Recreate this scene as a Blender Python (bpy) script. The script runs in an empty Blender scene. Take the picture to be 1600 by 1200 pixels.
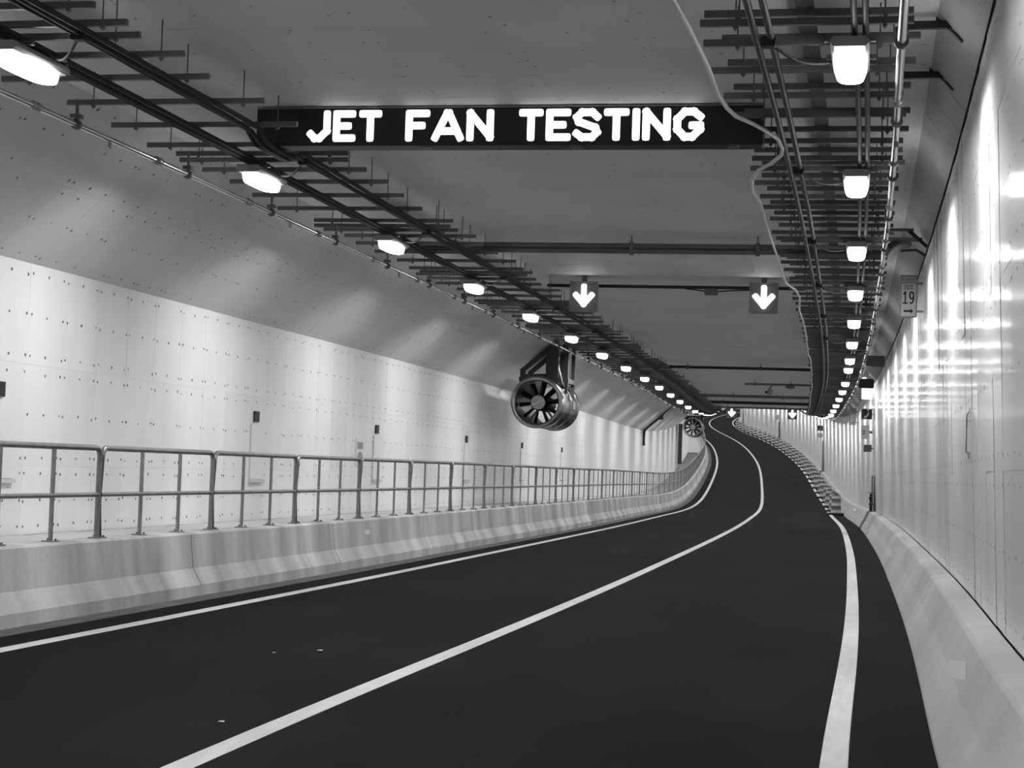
import bpy, bmesh, math, random
import numpy as np
from mathutils import Vector, Matrix

random.seed(7)
S = bpy.context.scene
C = S.collection
PI = math.pi

# ------------------------------------------------------------------ alignment of the tunnel
KN = [0, 8, 16, 24, 32, 40, 48, 56, 64, 72, 80, 90, 100, 112, 126, 140, 160, 180, 200, 230, 260, 300]
KAP = [0.01908, 0.00803, -0.00157, -0.00095, -8e-05, -0.00087, -0.00027, -0.00052, -0.00121, -0.00071, 0.00029,
       -0.0004, -0.00124, -0.00058, -0.0001, -0.00052, -0.00105, -0.00057, -0.00151, -0.00107, 0.00273, 0.00557]
GRD = [-0.00176, -0.00157, -0.00371, -0.00538, -0.00323, -0.00465, -0.00545, -0.0042, -0.00428, -0.00641, -0.00834,
       -0.00048, 0.01653, 0.03473, 0.04615, 0.04936, 0.04887, 0.05025, 0.05286, 0.05589, 0.06298, 0.07217]
_ss = np.arange(-40, 461, 0.25)
_k = np.interp(_ss, KN, KAP); _g = np.interp(_ss, KN, GRD)
_k[_ss < 0] = 0.004
def _cum(v):
    a = np.concatenate([[0], np.cumsum((v[1:] + v[:-1]) / 2 * .25)])
    return a - a[160]
_th = _cum(_k); _x = _cum(np.sin(_th)); _y = _cum(np.cos(_th)); _z = _cum(_g)

def P(s, u=0., h=0.):
    x = np.interp(s, _ss, _x); y = np.interp(s, _ss, _y); z = np.interp(s, _ss, _z); t = np.interp(s, _ss, _th)
    return Vector((x + u * math.cos(t), y - u * math.sin(t), z + h))

def head(s):
    return float(np.interp(s, _ss, _th))

def FM(s, u=0., h=0.):
    """frame at a station: local x = to the right, y = along the tunnel, z = up"""
    return Matrix.Translation(P(s, u, h)) @ Matrix.Rotation(-head(s), 4, 'Z')

# ------------------------------------------------------------------ camera
F, PITCH, YAW, ROLL, HC = 2769.1, 0.04348, -0.06898, -0.03281, 1.75934
cy, sy, cp, sp, cr, sr = (math.cos(YAW), math.sin(YAW), math.cos(PITCH), math.sin(PITCH), math.cos(ROLL), math.sin(ROLL))
xc = Vector((cy, -sy, 0)); yc = Vector((sy, cy, 0)); zz = Vector((0, 0, 1))
zc = zz * cp - yc * sp; fw = yc * cp + zz * sp
rt = xc * cr - zc * sr; up = xc * sr + zc * cr
cam = bpy.data.cameras.new('camera'); camo = bpy.data.objects.new('camera', cam); C.objects.link(camo)
cam.sensor_width = 36; cam.lens = F / 1600 * 36; cam.clip_start = .1; cam.clip_end = 1000
camo.matrix_world = Matrix.Translation((0, 0, HC)) @ Matrix((rt, up, -fw)).transposed().to_4x4()
S.camera = camo

# ------------------------------------------------------------------ world, exposure (the light comes from the tunnel lamps)
w = bpy.data.worlds.new('world'); S.world = w; w.use_nodes = True
w.node_tree.nodes['Background'].inputs[0].default_value = (.02, .02, .02, 1)
w.node_tree.nodes['Background'].inputs[1].default_value = .1
S.view_settings.view_transform = 'Standard'; S.view_settings.look = 'None'
S.view_settings.gamma = 1; S.view_settings.use_curve_mapping = False
S.view_settings.exposure = 1.12
LAMP = 5.0            # glow of the lens itself
P_DOWN, P_SIDE = 19.0, 15.0   # watts of the downward and the two sideways emitters of every lamp
S.cycles.use_denoising = True
S.cycles.max_bounces = 4; S.cycles.diffuse_bounces = 3; S.cycles.glossy_bounces = 2
S.cycles.sample_clamp_indirect = 6; S.cycles.caustics_reflective = False; S.cycles.caustics_refractive = False

# ------------------------------------------------------------------ materials
def mat(name, col=.5, rough=.5, metal=0., spec=.5, emit=0., noise=None, uvnoise=None, rnd=0., bump=0., rnoise=0., coat=0., aniso=0., arot=0.):
    m = bpy.data.materials.new(name); m.use_nodes = True
    nt = m.node_tree; b = nt.nodes['Principled BSDF']; L = nt.links
    b.inputs['Roughness'].default_value = rough; b.inputs['Metallic'].default_value = metal
    b.inputs['Specular IOR Level'].default_value = spec
    b.inputs['Base Color'].default_value = (col, col, col, 1)
    if aniso:
        b.inputs['Anisotropic'].default_value = aniso; b.inputs['Anisotropic Rotation'].default_value = arot
        tg = nt.nodes.new('ShaderNodeTangent'); tg.direction_type = 'UV_MAP'; tg.uv_map = 'UVMap'; L.new(tg.outputs[0], b.inputs['Tangent'])
    if coat: b.inputs['Coat Weight'].default_value = coat; b.inputs['Coat Roughness'].default_value = .12
    if emit:
        b.inputs['Emission Color'].default_value = (1, 1, 1, 1); b.inputs['Emission Strength'].default_value = emit
    tc = nt.nodes.new('ShaderNodeTexCoord'); geo = nt.nodes.new('ShaderNodeNewGeometry')
    val = None
    def mathn(op, a, c):
        n = nt.nodes.new('ShaderNodeMath'); n.operation = op
        for i, v in enumerate((a, c)):
            if hasattr(v, 'links'): L.new(v, n.inputs[i])
            else: n.inputs[i].default_value = v
        return n.outputs[0]
    fac = None
    def addn(sock, scale, vec, lo, hi, detail=4):
        mp = nt.nodes.new('ShaderNodeMapping'); mp.inputs['Scale'].default_value = vec
        L.new(sock, mp.inputs[0])
        n = nt.nodes.new('ShaderNodeTexNoise'); n.inputs['Scale'].default_value = scale; n.inputs['Detail'].default_value = detail
        L.new(mp.outputs[0], n.inputs['Vector'])
        r = nt.nodes.new('ShaderNodeMapRange'); r.inputs[1].default_value = .3; r.inputs[2].default_value = .7
        r.inputs[3].default_value = lo; r.inputs[4].default_value = hi
        L.new(n.outputs[0], r.inputs[0]); return r.outputs[0], n.outputs[0]
    nout = None
    if noise:
        for (sc, vec, amp) in noise:
            o, nout = addn(geo.outputs['Position'], sc, vec, 1 - amp, 1 + amp)
            fac = o if fac is None else mathn('MULTIPLY', fac, o)
    if uvnoise:
        for (sc, vec, amp) in uvnoise:
            o, nout = addn(tc.outputs['UV'], sc, vec, 1 - amp, 1 + amp)
            fac = o if fac is None else mathn('MULTIPLY', fac, o)
    if rnd:
        oi = nt.nodes.new('ShaderNodeObjectInfo')
        o = mathn('ADD', mathn('MULTIPLY', oi.outputs['Random'], 2 * rnd), 1 - rnd)
        fac = o if fac is None else mathn('MULTIPLY', fac, o)
    if fac is not None:
        v = mathn('MULTIPLY', fac, col)
        cb = nt.nodes.new('ShaderNodeCombineColor')
        for i in range(3): L.new(v, cb.inputs[i])
        L.new(cb.outputs[0], b.inputs['Base Color'])
    if rnoise:
        g = nt.nodes.new('ShaderNodeNewGeometry')
        o, _ = addn(g.outputs['Position'], .9, (1.2, 1.2, .25), rough - rnoise, rough + rnoise)
        L.new(o, b.inputs['Roughness'])
    if bump and nout is not None:
        bn = nt.nodes.new('ShaderNodeBump'); bn.inputs['Strength'].default_value = bump; bn.inputs['Distance'].default_value = .01
        L.new(nout, bn.inputs['Height']); L.new(bn.outputs[0], b.inputs['Normal'])
    return m

M = {}
M['asphalt'] = mat('asphalt', .0092, .85, spec=.06, uvnoise=[(1.0, (.12, .9, 1), .22), (.35, (.6, 1, 1), .35), (30, (1, 1, 1), .15)], bump=.12)
M['gutter'] = mat('gutter_concrete', .10, .8, uvnoise=[(3, (.6, 3, 1), .35), (14, (1, 1, 1), .25)], bump=.1)
M['paint'] = mat('road_paint', .66, .55, uvnoise=[(4, (.5, 3, 1), .10)])
M['panel'] = mat('coated_panel', .80, .37, spec=.7, noise=[(.8, (1, 1, .12), .07), (.25, (1, 1, 1), .05)], rnd=.03, aniso=.84)
M['panel_r'] = mat('glossy_coated_panel', .66, .42, spec=.85, noise=[(.9, (1, 1, .15), .05)], rnd=.03, aniso=.95, coat=.3)
M['ceil'] = mat('ceiling_board', .62, .65, spec=.3, noise=[(.8, (1, 1, 1), .06)], rnd=.03)
M['backing'] = mat('backing_board', .42, .7)
M['farwall'] = mat('far_coated_wall', .66, .46, spec=1., aniso=.96, arot=.25)
M['farhaunch'] = mat('far_haunch_board', .54, .42, spec=.9, aniso=.9, arot=.25)
M['barrier_r'] = mat('smooth_cast_concrete', .44, .7, uvnoise=[(1.0, (1.1, .25, 1), .10), (18, (1, 1, 1), .05)], bump=.05)
M['barrier'] = mat('cast_concrete', .49, .75, uvnoise=[(1.0, (1.1, .2, 1), .42), (2.2, (1.4, .5, 1), .08), (18, (1, 1, 1), .07)], bump=.1)
M['walk'] = mat('walkway_concrete', .55, .6, uvnoise=[(3, (.6, 1, 1), .12)])
M['screw'] = mat('screw_steel', .10, .5)
M['galv'] = mat('galvanised_steel', .30, .42, metal=.7, noise=[(9, (1, 1, 1), .15)])
M['rail'] = mat('railing_steel', .30, .42, metal=.75, noise=[(9, (1, 1, 1), .15)])
M['strut'] = mat('strut_steel', .13, .5, metal=.3)
M['cable'] = mat('black_cable', .022, .7, spec=.3)
M['conduit'] = mat('grey_conduit', .03, .5, metal=.2)
M['whitecable'] = mat('pale_flexible_conduit', .62, .45)
M['pipe'] = mat('bright_pipe', .62, .22, metal=.85)
M['darkpipe'] = mat('painted_dark_pipe', .12, .45)
M['black'] = mat('black_paint', .012, .5)
M['led'] = mat('led_pixels', .9, .5, emit=.7)
M['arrow'] = mat('lit_arrow', 1, .5, emit=3)
M['lens'] = mat('lamp_lens', 1, .5, emit=LAMP); M['lens'].cycles.emission_sampling = 'NONE'
M['housing'] = mat('lamp_housing', .30, .45, metal=.2)
M['signal'] = mat('signal_box', .22, .5)
M['fan'] = mat('fan_casing', .34, .27, metal=.85, noise=[(3, (1, 1, 1), .15)])
M['fandark'] = mat('fan_dark', .035, .4, metal=.4)
M['hub'] = mat('fan_hub', .42, .4, metal=.3)
M['steeldark'] = mat('dark_bracket_steel', .05, .45, metal=.3)
M['white'] = mat('white_plate', .78, .4)
M['palegrey'] = mat('pale_grey_plate', .58, .5)
M['joint'] = mat('joint_filler', .12, .8)
M['retro'] = mat('pale_reflector', .92, .4)
M['haunch'] = mat('coated_haunch_board', .56, .38, spec=.75, noise=[(.8, (1, 1, .3), .06)], rnd=.03, aniso=.84)
M['haunch_r'] = mat('haunch_board', .42, .6, spec=.35, noise=[(.8, (1, 1, 1), .06)])
M['lit'] = mat('glowing_panel', .9, .5, emit=.7)  # white station panel given a weak emission of its own
M['grey'] = mat('grey_plate', .32, .5)
M['drum'] = mat('drum_plastic', .13, .5)
M['reflect'] = mat('pale_band', .55, .35)
M['rubber'] = mat('black_rubber', .015, .7)

# ------------------------------------------------------------------ mesh helpers
class MB:
    def __init__(s): s.v = []; s.f = []; s.uv = None; s.sm = []
    def add(s, vs, fs, smooth=False):
        o = len(s.v); s.v += [tuple(x) for x in vs]; s.f += [tuple(i + o for i in f) for f in fs]; s.sm += [smooth] * len(fs); return s
    def box(s, x0, x1, y0, y1, z0, z1, mtx=None):
        vs = [Vector((x, y, z)) for x in (x0, x1) for y in (y0, y1) for z in (z0, z1)]
        if mtx is not None: vs = [mtx @ v for v in vs]
        return s.add(vs, [(0, 1, 3, 2), (4, 6, 7, 5), (0, 4, 5, 1), (2, 3, 7, 6), (0, 2, 6, 4), (1, 5, 7, 3)])
    def bevbox(s, x0, x1, y0, y1, z0, z1, b, mtx=None):
        # box with the four edges along local y chamfered
        pr = [(x0 + b, z0), (x1 - b, z0), (x1, z0 + b), (x1, z1 - b), (x1 - b, z1), (x0 + b, z1), (x0, z1 - b), (x0, z0 + b)]
        vs = [Vector((x, y, z)) for y in (y0, y1) for (x, z) in pr]
        if mtx is not None: vs = [mtx @ v for v in vs]
        fs = [(i, (i + 1) % 8, 8 + (i + 1) % 8, 8 + i) for i in range(8)]
        return s.add(vs, fs + [tuple(range(7, -1, -1)), tuple(range(8, 16))])
    def tube(s, pts, r, n=6, caps=True):
        pts = [Vector(p) for p in pts]; rings = []
        for i, p in enumerate(pts):
            d = (pts[min(i + 1, len(pts) - 1)] - pts[max(i - 1, 0)]).normalized()
            a = d.cross(Vector((0, 0, 1)))
            if a.length < 1e-3: a = d.cross(Vector((0, 1, 0)))
            a.normalize(); b = a.cross(d)
            rr = r[i] if isinstance(r, (list, tuple)) else r
            rings.append([p + (a * math.cos(2 * PI * k / n) + b * math.sin(2 * PI * k / n)) * rr for k in range(n)])
        vs = [q for g in rings for q in g]
        fs = [(i * n + k, i * n + (k + 1) % n, (i + 1) * n + (k + 1) % n, (i + 1) * n + k) for i in range(len(pts) - 1) for k in range(n)]
        s.add(vs, fs, True)
        if caps:
            s.add(rings[0], [tuple(range(n))]); s.add(rings[-1], [tuple(range(n - 1, -1, -1))])
        return s
    def lathe(s, prof, n=24, mtx=None, closed=False):
        """profile of (radius, y) turned about the local y axis"""
        vs = [Vector((r * math.cos(2 * PI * k / n), y, r * math.sin(2 * PI * k / n))) for (r, y) in prof for k in range(n)]
        if mtx is not None: vs = [mtx @ v for v in vs]
        m = len(prof); fs = []
        for i in range(m if closed else m - 1):
            j = (i + 1) % m
            fs += [(i * n + k, j * n + k, j * n + (k + 1) % n, i * n + (k + 1) % n) for k in range(n)]
        return s.add(vs, fs, True)
    def disc(s, r, y, n=24, mtx=None):
        vs = [Vector((r * math.cos(2 * PI * k / n), y, r * math.sin(2 * PI * k / n))) for k in range(n)]
        if mtx is not None: vs = [mtx @ v for v in vs]
        return s.add(vs, [tuple(range(n))])
    def prism(s, poly, y0, y1, mtx=None):
        """polygon in x,z extruded along y"""
        n = len(poly)
        vs = [Vector((x, y, z)) for y in (y0, y1) for (x, z) in poly]
        if mtx is not None: vs = [mtx @ v for v in vs]
        fs = [(i, (i + 1) % n, n + (i + 1) % n, n + i) for i in range(n)] + [tuple(range(n - 1, -1, -1)), tuple(range(n, 2 * n))]
        return s.add(vs, fs)
    def mesh(s, name):
        me = bpy.data.meshes.new(name); me.from_pydata(s.v, [], s.f); me.update()
        for p, sm in zip(me.polygons, s.sm): p.use_smooth = sm
        if s.uv:
            l = me.uv_layers.new(name='UVMap')
            for p in me.polygons:
                for li in p.loop_indices: l.data[li].uv = s.uv[me.loops[li].vertex_index]
        bm = bmesh.new(); bm.from_mesh(me); bmesh.ops.recalc_face_normals(bm, faces=bm.faces); bm.to_mesh(me); bm.free()
        return me
    def build(s, name, m, parent=None):
        return link(name, s.mesh(name), m, parent)

def link(name, me, m, parent=None, mtx=None):
    o = bpy.data.objects.new(name, me); C.objects.link(o)
    if m is not None and not me.materials: me.materials.append(M[m] if isinstance(m, str) else m)
    if parent is not None: o.parent = parent
    if mtx is not None: o.matrix_local = mtx
    return o

def tag(o, label=None, cat=None, group=None, kind=None):
    if label: o['label'] = label
    if cat: o['category'] = cat
    if group: o['group'] = group
    if kind: o['kind'] = kind
    return o

def thing(name, mtx, label, cat, group=None):
    o = bpy.data.objects.new(name, None); C.objects.link(o); o.empty_display_size = .2
    o.matrix_world = mtx
    return tag(o, label, cat, group)

def copy_tree(o, parent=None):
    c = o.copy(); C.objects.link(c); c.parent = parent
    for ch in list(o.children): copy_tree(ch, c)
    return c

ORD = ['first', 'second', 'third', 'fourth', 'fifth', 'sixth', 'seventh', 'eighth', 'ninth', 'tenth', 'eleventh', 'twelfth',
       'thirteenth', 'fourteenth', 'fifteenth', 'sixteenth', 'seventeenth', 'eighteenth', 'nineteenth', 'twentieth']
def ordinal(i):
    if i < 20: return ORD[i]
    tens = {2: 'twenty', 3: 'thirty', 4: 'forty', 5: 'fifty', 6: 'sixty'}
    n = i + 1
    if n % 10 == 0: return {20: 'twentieth', 30: 'thirtieth', 40: 'fortieth', 50: 'fiftieth', 60: 'sixtieth'}[n]
    return tens[n // 10] + '-' + ORD[n % 10 - 1]

def stations(a, b):
    out = []; s = a
    while s < b - 1e-6:
        out.append(s); s += 1.0 if s < 130 else 2.0
    return out + [b]

def sweep(profile, a, b, closed=False, off=0.):
    """profile of (u, h) swept along the tunnel; UV = (station, girth)"""
    mb = MB(); st = stations(a, b); n = len(profile)
    g = [0.]
    for i in range(1, n): g.append(g[-1] + math.hypot(profile[i][0] - profile[i - 1][0], profile[i][1] - profile[i - 1][1]))
    vs = []; uv = []
    for s in st:
        for (u, h), q in zip(profile, g): vs.append(P(s, u, h)); uv.append((s, q))
    fs = []
    for i in range(len(st) - 1):
        for k in range(n if closed else n - 1):
            k2 = (k + 1) % n
            fs.append((i * n + k, i * n + k2, (i + 1) * n + k2, (i + 1) * n + k))
    if closed: fs += [tuple(range(n)), tuple(range((len(st) - 1) * n + n - 1, (len(st) - 1) * n - 1, -1))]
    mb.add(vs, fs); mb.uv = uv
    return mb

A0, A1 = -22, 420
UA, UB, UC = -6.775, -3.175, .425
WL = -9.5; WR0, WR1 = 1.565, 1.405; HB = .72; HJ = 4.03; HCL = 5.6; UCL = -7.73; UCR = 1.06; HR = 5.18
def wr(h): return WR0 + (WR1 - WR0) * (h - .65) / (HR - .65)

# ------------------------------------------------------------------ the setting
tag(sweep([(-7.62, 0), (-5, 0), (-2, 0), (1.09, 0)], A0, A1).build('floor', 'asphalt'), kind='structure')
tag(sweep([(-7.62, .004), (-7.32, .004), (-7.30, 0)], A0, 200).build('trim_1', 'gutter'), kind='structure')
for i, u in enumerate((UA, UB, UC)):
    o = tag(sweep([(u - .085, .0005), (u - .08, .004), (u + .08, .004), (u + .085, .0005)], A0, 330).build('trim_%d' % (i + 2), 'paint'), kind='structure')
    o['label'] = ['white edge line painted beside the railing barrier', 'solid white line painted along the middle of the road', 'white edge line painted beside the right barrier'][i]
walk = tag(sweep([(-8.05, HB - .02), (WL - .02, HB - .02)], A0, A1).build('walkway', 'walk'), kind='structure')
slab = MB(); slab.box(-.7, .7, -.74, .74, 0, .02); slab_me = slab.mesh('walkway_slab')
for i in range(100):
    s = 14 + i * 1.5
    link('walkway_slab', slab_me, 'walk', walk, FM(s + .75, -8.77, HB - .02))

wall_l = tag(sweep([(WL - .05, HB - .3), (WL - .05, HJ + .06)], A0, A1).build('wall_left', 'backing'), kind='structure')
trim_h = tag(sweep([(WL - .06, HJ + .02), (UCL - .06, HCL + .05)], A0, A1).build('wall_left_haunch', 'backing'), kind='structure')
wall_r = tag(sweep([(WR0 + .05, .4), (WR1 + .05, HR + .05), (WR1 + .05, HR + .12)], A0, A1).build('wall_right', 'backing'), kind='structure')
haunch_r = tag(sweep([(WR1 + .06, HR + .03), (UCR + .05, HCL + .05)], A0, A1).build('wall_right_haunch', 'backing'), kind='structure')
ceil = tag(sweep([(UCL - .08, HCL + .05), (-3.3, HCL + .05), (UCR + .08, HCL + .05)], A0, A1).build('ceiling', 'backing'), kind='structure')

PANEL_ME = {}
def panels(parent, pa, pb, s0, n, name, m, step=1.0, gap=.0016, th=.006, tilt=.002):
    """a row of flat boards between section points pa and pb (u, h); each board is an object of its own"""
    du, dh = pb[0] - pa[0], pb[1] - pa[1]; H = math.hypot(du, dh)
    key = (name, round(H, 3), m)
    if key not in PANEL_ME:
        mb = MB(); mb.box(-.5 + gap / 2, .5 - gap / 2, -H / 2 + gap / 2, H / 2 - gap / 2, -th, 0)
        mb.uv = [(v[1], v[0]) for v in mb.v]
        PANEL_ME[key] = mb.mesh(name)
    for i in range(n):
        s = s0 + i * step
        p0, p1 = P(s, *pa), P(s + step, *pa); q0, q1 = P(s, *pb), P(s + step, *pb)
        c = (p0 + p1 + q0 + q1) / 4
        ex = ((p1 - p0) + (q1 - q0)) / 2; L = ex.length; ex.normalize()
        ey = ((q0 - p0) + (q1 - p1)).normalized()
        ez = ex.cross(ey).normalized(); inner = P(s, -3, 2.5) - c
        if ez.dot(inner) < 0: ez = -ez; ey = -ey
        ey = ez.cross(ex)
        R = Matrix((ex * L, ey, ez)).transposed().to_4x4()
        t = Matrix.Rotation(max(-1.8, min(1.8, random.gauss(0, 1))) * tilt, 4, 'Y') @ Matrix.Rotation(max(-1.8, min(1.8, random.gauss(0, 1))) * tilt * .4, 4, 'X')
        link(name, PANEL_ME[key], m, parent, Matrix.Translation(c + ez * random.uniform(-.0007, .0007)) @ R @ t)

def far_panels(parent, prof, a, m, name):
    o = sweep(prof, a, A1).build(name, m, parent); o['kind'] = 'stuff'

LROWS = [HB, 1.56, 2.80, HJ]
for a, b in zip(LROWS, LROWS[1:]): panels(wall_l, (WL, a), (WL, b), 13, 96, 'wall_panel', 'panel')
far_panels(wall_l, [(WL, HB), (WL, HJ)], 109, 'farwall', 'far_panels')
hm = ((WL + UCL) / 2, (HJ + HCL) / 2)
panels(trim_h, (WL, HJ), hm, 13, 96, 'haunch_panel', 'haunch', tilt=.0008); panels(trim_h, hm, (UCL, HCL), 13, 96, 'haunch_panel', 'haunch', tilt=.0008)
far_panels(trim_h, [(WL, HJ), (UCL, HCL)], 109, 'farhaunch', 'far_panels')
RROWS = [.66, 1.83, 3.20, 4.40, HR]
for a, b in zip(RROWS, RROWS[1:]): panels(wall_r, (wr(a), a), (wr(b), b), 8, 75, 'wall_panel', 'panel_r', tilt=.0055)
far_panels(wall_r, [(wr(.66), .66), (wr(HR), HR)], 83, 'farwall', 'far_panels')
panels(haunch_r, (WR1 - .015, HR + .03), (UCR, HCL), 8, 90, 'haunch_panel', 'haunch_r')
far_panels(haunch_r, [(WR1 - .015, HR + .03), (UCR, HCL)], 98, 'haunch_r', 'far_panels')
CW = (UCR - UCL) / 7
for k in range(7): panels(ceil, (UCL + k * CW, HCL), (UCL + (k + 1) * CW, HCL), 12, 42, 'ceiling_board', 'ceil', tilt=.0015)
far_panels(ceil, [(UCL, HCL), (-3.3, HCL), (UCR, HCL)], 54, 'ceil', 'far_boards')
near = [(wall_l, [(WL, HB), (WL, HJ)], 13, 'farwall'), (trim_h, [(WL, HJ), (UCL, HCL)], 13, 'farhaunch'),
        (wall_r, [(wr(.66), .66), (wr(HR), HR)], 8, 'farwall'), (haunch_r, [(WR1 - .015, HR + .03), (UCR, HCL)], 8, 'haunch_r'),
        (ceil, [(UCL, HCL), (UCR, HCL)], 12, 'ceil')]
for par, prof, b, m in near:
    o = sweep(prof, A0, b).build('near_panels', m, par); o['kind'] = 'stuff'

# screw heads holding the boards: too small and too many to pick apart, one part for each surface
def screws(parent, rows, s0, s1, r=.019, jitter=.015, drop=.06):
    mb = MB()
    for (u, h, nu, nh) in rows:
        s = s0
        while s < s1:
            for d in (-.06, .06, .5):
                if random.random() < drop: continue
                ss = s + d + random.uniform(-jitter, jitter)
                n = (P(ss, u + nu, h + nh) - P(ss, u, h)).normalized()
                c = P(ss, u, h + random.uniform(-jitter, jitter)) + n * .004
                t = (P(ss + .1, u, h) - P(ss, u, h)).normalized(); b = n.cross(t)
                k = r * random.uniform(.8, 1.15)
                ring = [c + (t * math.cos(q * PI / 3) + b * math.sin(q * PI / 3)) * k for q in range(6)]
                mb.add(ring + [c + n * .003], [(q, (q + 1) % 6, 6) for q in range(6)])
            s += 1.0
    o = mb.build('screw_heads', 'screw', parent); o['kind'] = 'stuff'
screws(wall_l, [(WL, h, 1, 0) for h in (.83, 1.13, 1.46, 1.66, 2.19, 2.69, 2.91, 3.40, 3.90)], 13, 70)
hr = [(WL + (UCL - WL) * t, HJ + (HCL - HJ) * t, .66, -.75) for t in (.05, .27, .46, .54, .75, .95)]
screws(trim_h, hr, 13, 60)
screws(wall_r, [(wr(h), h, -1, 0) for h in (.78, 1.25, 1.72, 1.94, 2.51, 3.08, 3.32, 3.8, 4.28, 4.52, 5.05)], 9, 60, r=.014)
screws(haunch_r, [(WR1 - .015 + (UCR - WR1 + .015) * t, HR + .03 + (HCL - HR - .03) * t, -.75, -.66) for t in (.2, .8)], 9, 40, r=.011)
cr_ = []
for k in range(7):
    for t in (.06, .5, .94): cr_.append((UCL + (k + t) * CW, HCL, 0, -1))
screws(ceil, cr_, 12, 50, r=.016, jitter=.09, drop=.25)

# ------------------------------------------------------------------ barriers
LP = [(-8.08, .30), (-8.08, .765), (-8.06, .785), (-7.80, .785), (-7.765, .76), (-7.715, .34), (-7.60, .14), (-7.595, 0), (-7.70, -.05), (-8.08, -.05)]
lb = tag(sweep(LP, A0, A1, closed=True).build('concrete_barrier', 'barrier'),
         'long concrete road barrier with a flared foot carrying the steel railing', 'barrier')
RP = [(1.05, 0), (1.055, .03), (1.15, .22), (1.215, .33), (1.335, .60), (1.36, .625), (1.555, .65), (1.56, .60), (1.56, -.05), (1.03, -.05)]
NICHE = [65.5, 138.5, 210.5, 262.5]
edges = [A0] + [v for s in NICHE for v in (s - 1.2, s + 1.2)] + [A1]
RBL = ['long pale concrete barrier beside the glossy right wall, nearest stretch', 'concrete barrier on the right behind the first striped drums',
       'concrete barrier on the right behind the middle drums', 'concrete barrier on the right behind the farthest drums', 'last stretch of the right concrete barrier before the far bend']
for i in range(5):
    a, b = edges[2 * i], edges[2 * i + 1]
    tag(sweep(RP, a, b, closed=True).build('concrete_barrier', 'barrier_r'), RBL[i], 'barrier', 'right concrete barriers')
gap_m = tag(sweep([(1.09, 0), (1.40, 0.005), (1.42, .02), (WR0 + .02, .02)], A0, A1).build('trim_5', 'gutter'), kind='structure')
# dark formwork joints in the left barrier
jm = MB()
for dy in (0,): jm.prism([(-7.79, .775), (-7.763, .757), (-7.713, .34), (-7.597, .14), (-7.60, .12), (-7.73, .33), (-7.80, .75)], -.006, .006)
jme = jm.mesh('joint')
for s in (21.2, 27.4, 33.5, 40, 46, 52, 58, 64.3, 71):
    link('joint', jme, 'joint', lb, Matrix.Translation(P(s) - P(s, 0)) @ FM(s))
# reflectors on the barriers
rf = MB(); rf.bevbox(-.06, .06, -.008, .008, -.055, .055, .008)
rfm = rf.mesh('barrier_reflector')
for i, (s, u, h, l) in enumerate([(11.95, 1.185, .52, 'pale square reflector nearest the camera on the right barrier'),
                                  (32.0, 1.18, .53, 'second pale square reflector along the right barrier'),
                                  (49.5, 1.17, .56, 'third pale square reflector along the right barrier'),
                                  (76, 1.16, .50, 'pale square reflector on the right barrier just before the drums')]):
    o = link('barrier_reflector', rfm, 'retro', None, FM(s, u, h) @ Matrix.Rotation(-.45, 4, 'Z'))
    tag(o, l, 'reflector', 'barrier reflectors')
o = link('barrier_reflector', rfm, 'white', None, FM(29.3, -7.70, .57) @ Matrix.Rotation(.5, 4, 'Z') @ Matrix.Scale(.7, 4))
tag(o, 'small pale reflector on the barrier below the steel railing', 'reflector', 'barrier reflectors')

# ------------------------------------------------------------------ railing on the left barrier
RU, RH0, RH1, RL, RS = -7.915, .785, 1.83, 3.58, 18.712
def rail_proto():
    t = thing('railing_section', Matrix(), 'x', 'railing', 'steel railing sections')
    H = RH1 - RH0; g = .05; y0, y1 = g, RL - g; r = .033
    pts = [(0, y0, 0), (0, y0, H - .13)]
    for k in range(1, 6): a = k / 5 * PI / 2; pts.append((0, y0 + .10 * (1 - math.cos(a)), H - .13 + .10 * math.sin(a)))
    q = [(0, y1 - (p[1] - y0), p[2]) for p in pts][::-1]
    b = MB(); b.tube(pts + q, r, 8); b.build('bent_frame', 'rail', t)
    b = MB(); b.tube([(0, y0, H * .47), (0, y1, H * .47)], .026, 8); b.build('middle_rail', 'rail', t)
    for k in (1, 2):
        y = RL * k / 3
        b = MB(); b.box(-.012, .012, y - .032, y + .032, 0, H - .04); b.build('post', 'rail', t)
    for y in (y0, RL / 3, 2 * RL / 3, y1):
        b = MB(); b.box(-.07, .07, y - .07, y + .07, 0, .014)
        for sx in (-.045, .045): b.lathe([(.014, 0), (.014, .02)], 6, Matrix.Translation((sx, y + .03, .014)) @ Matrix.Rotation(PI / 2, 4, 'X')); b.disc(.014, -.02, 6, Matrix.Translation((sx, y + .03, .014)) @ Matrix.Rotation(PI / 2, 4, 'X'))
        b.build('base_plate', 'rail', t)
    return t
rp = rail_proto()
for i in range(36):
    s = RS + (i - 2) * RL
    o = rp if i == 0 else copy_tree(rp)
    a, b = P(s, RU, RH0), P(s + RL, RU, RH0)
    e = (b - a).normalized(); x = e.cross(zz).normalized(); z = x.cross(e)
    o.matrix_world = Matrix.Translation(a) @ Matrix((x, e, z)).transposed().to_4x4()
    o['label'] = 'steel pipe railing section, %s from the near end, on the left barrier' % ordinal(i)
# the far railing past the built sections
mb = MB()
for h in (.785 + .49, 1.82): mb.tube([P(s, RU, h) for s in np.arange(RS + 34 * RL, 330, 3)], .028, 5)
for s in np.arange(RS + 34 * RL, 330, RL / 3): mb.tube([P(s, RU, .78), P(s, RU, 1.82)], .028, 4)
tag(mb.build('distant_railing', 'rail'), 'distant curved railing climbing out of sight on the left barrier', 'railing', kind='stuff')

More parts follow.
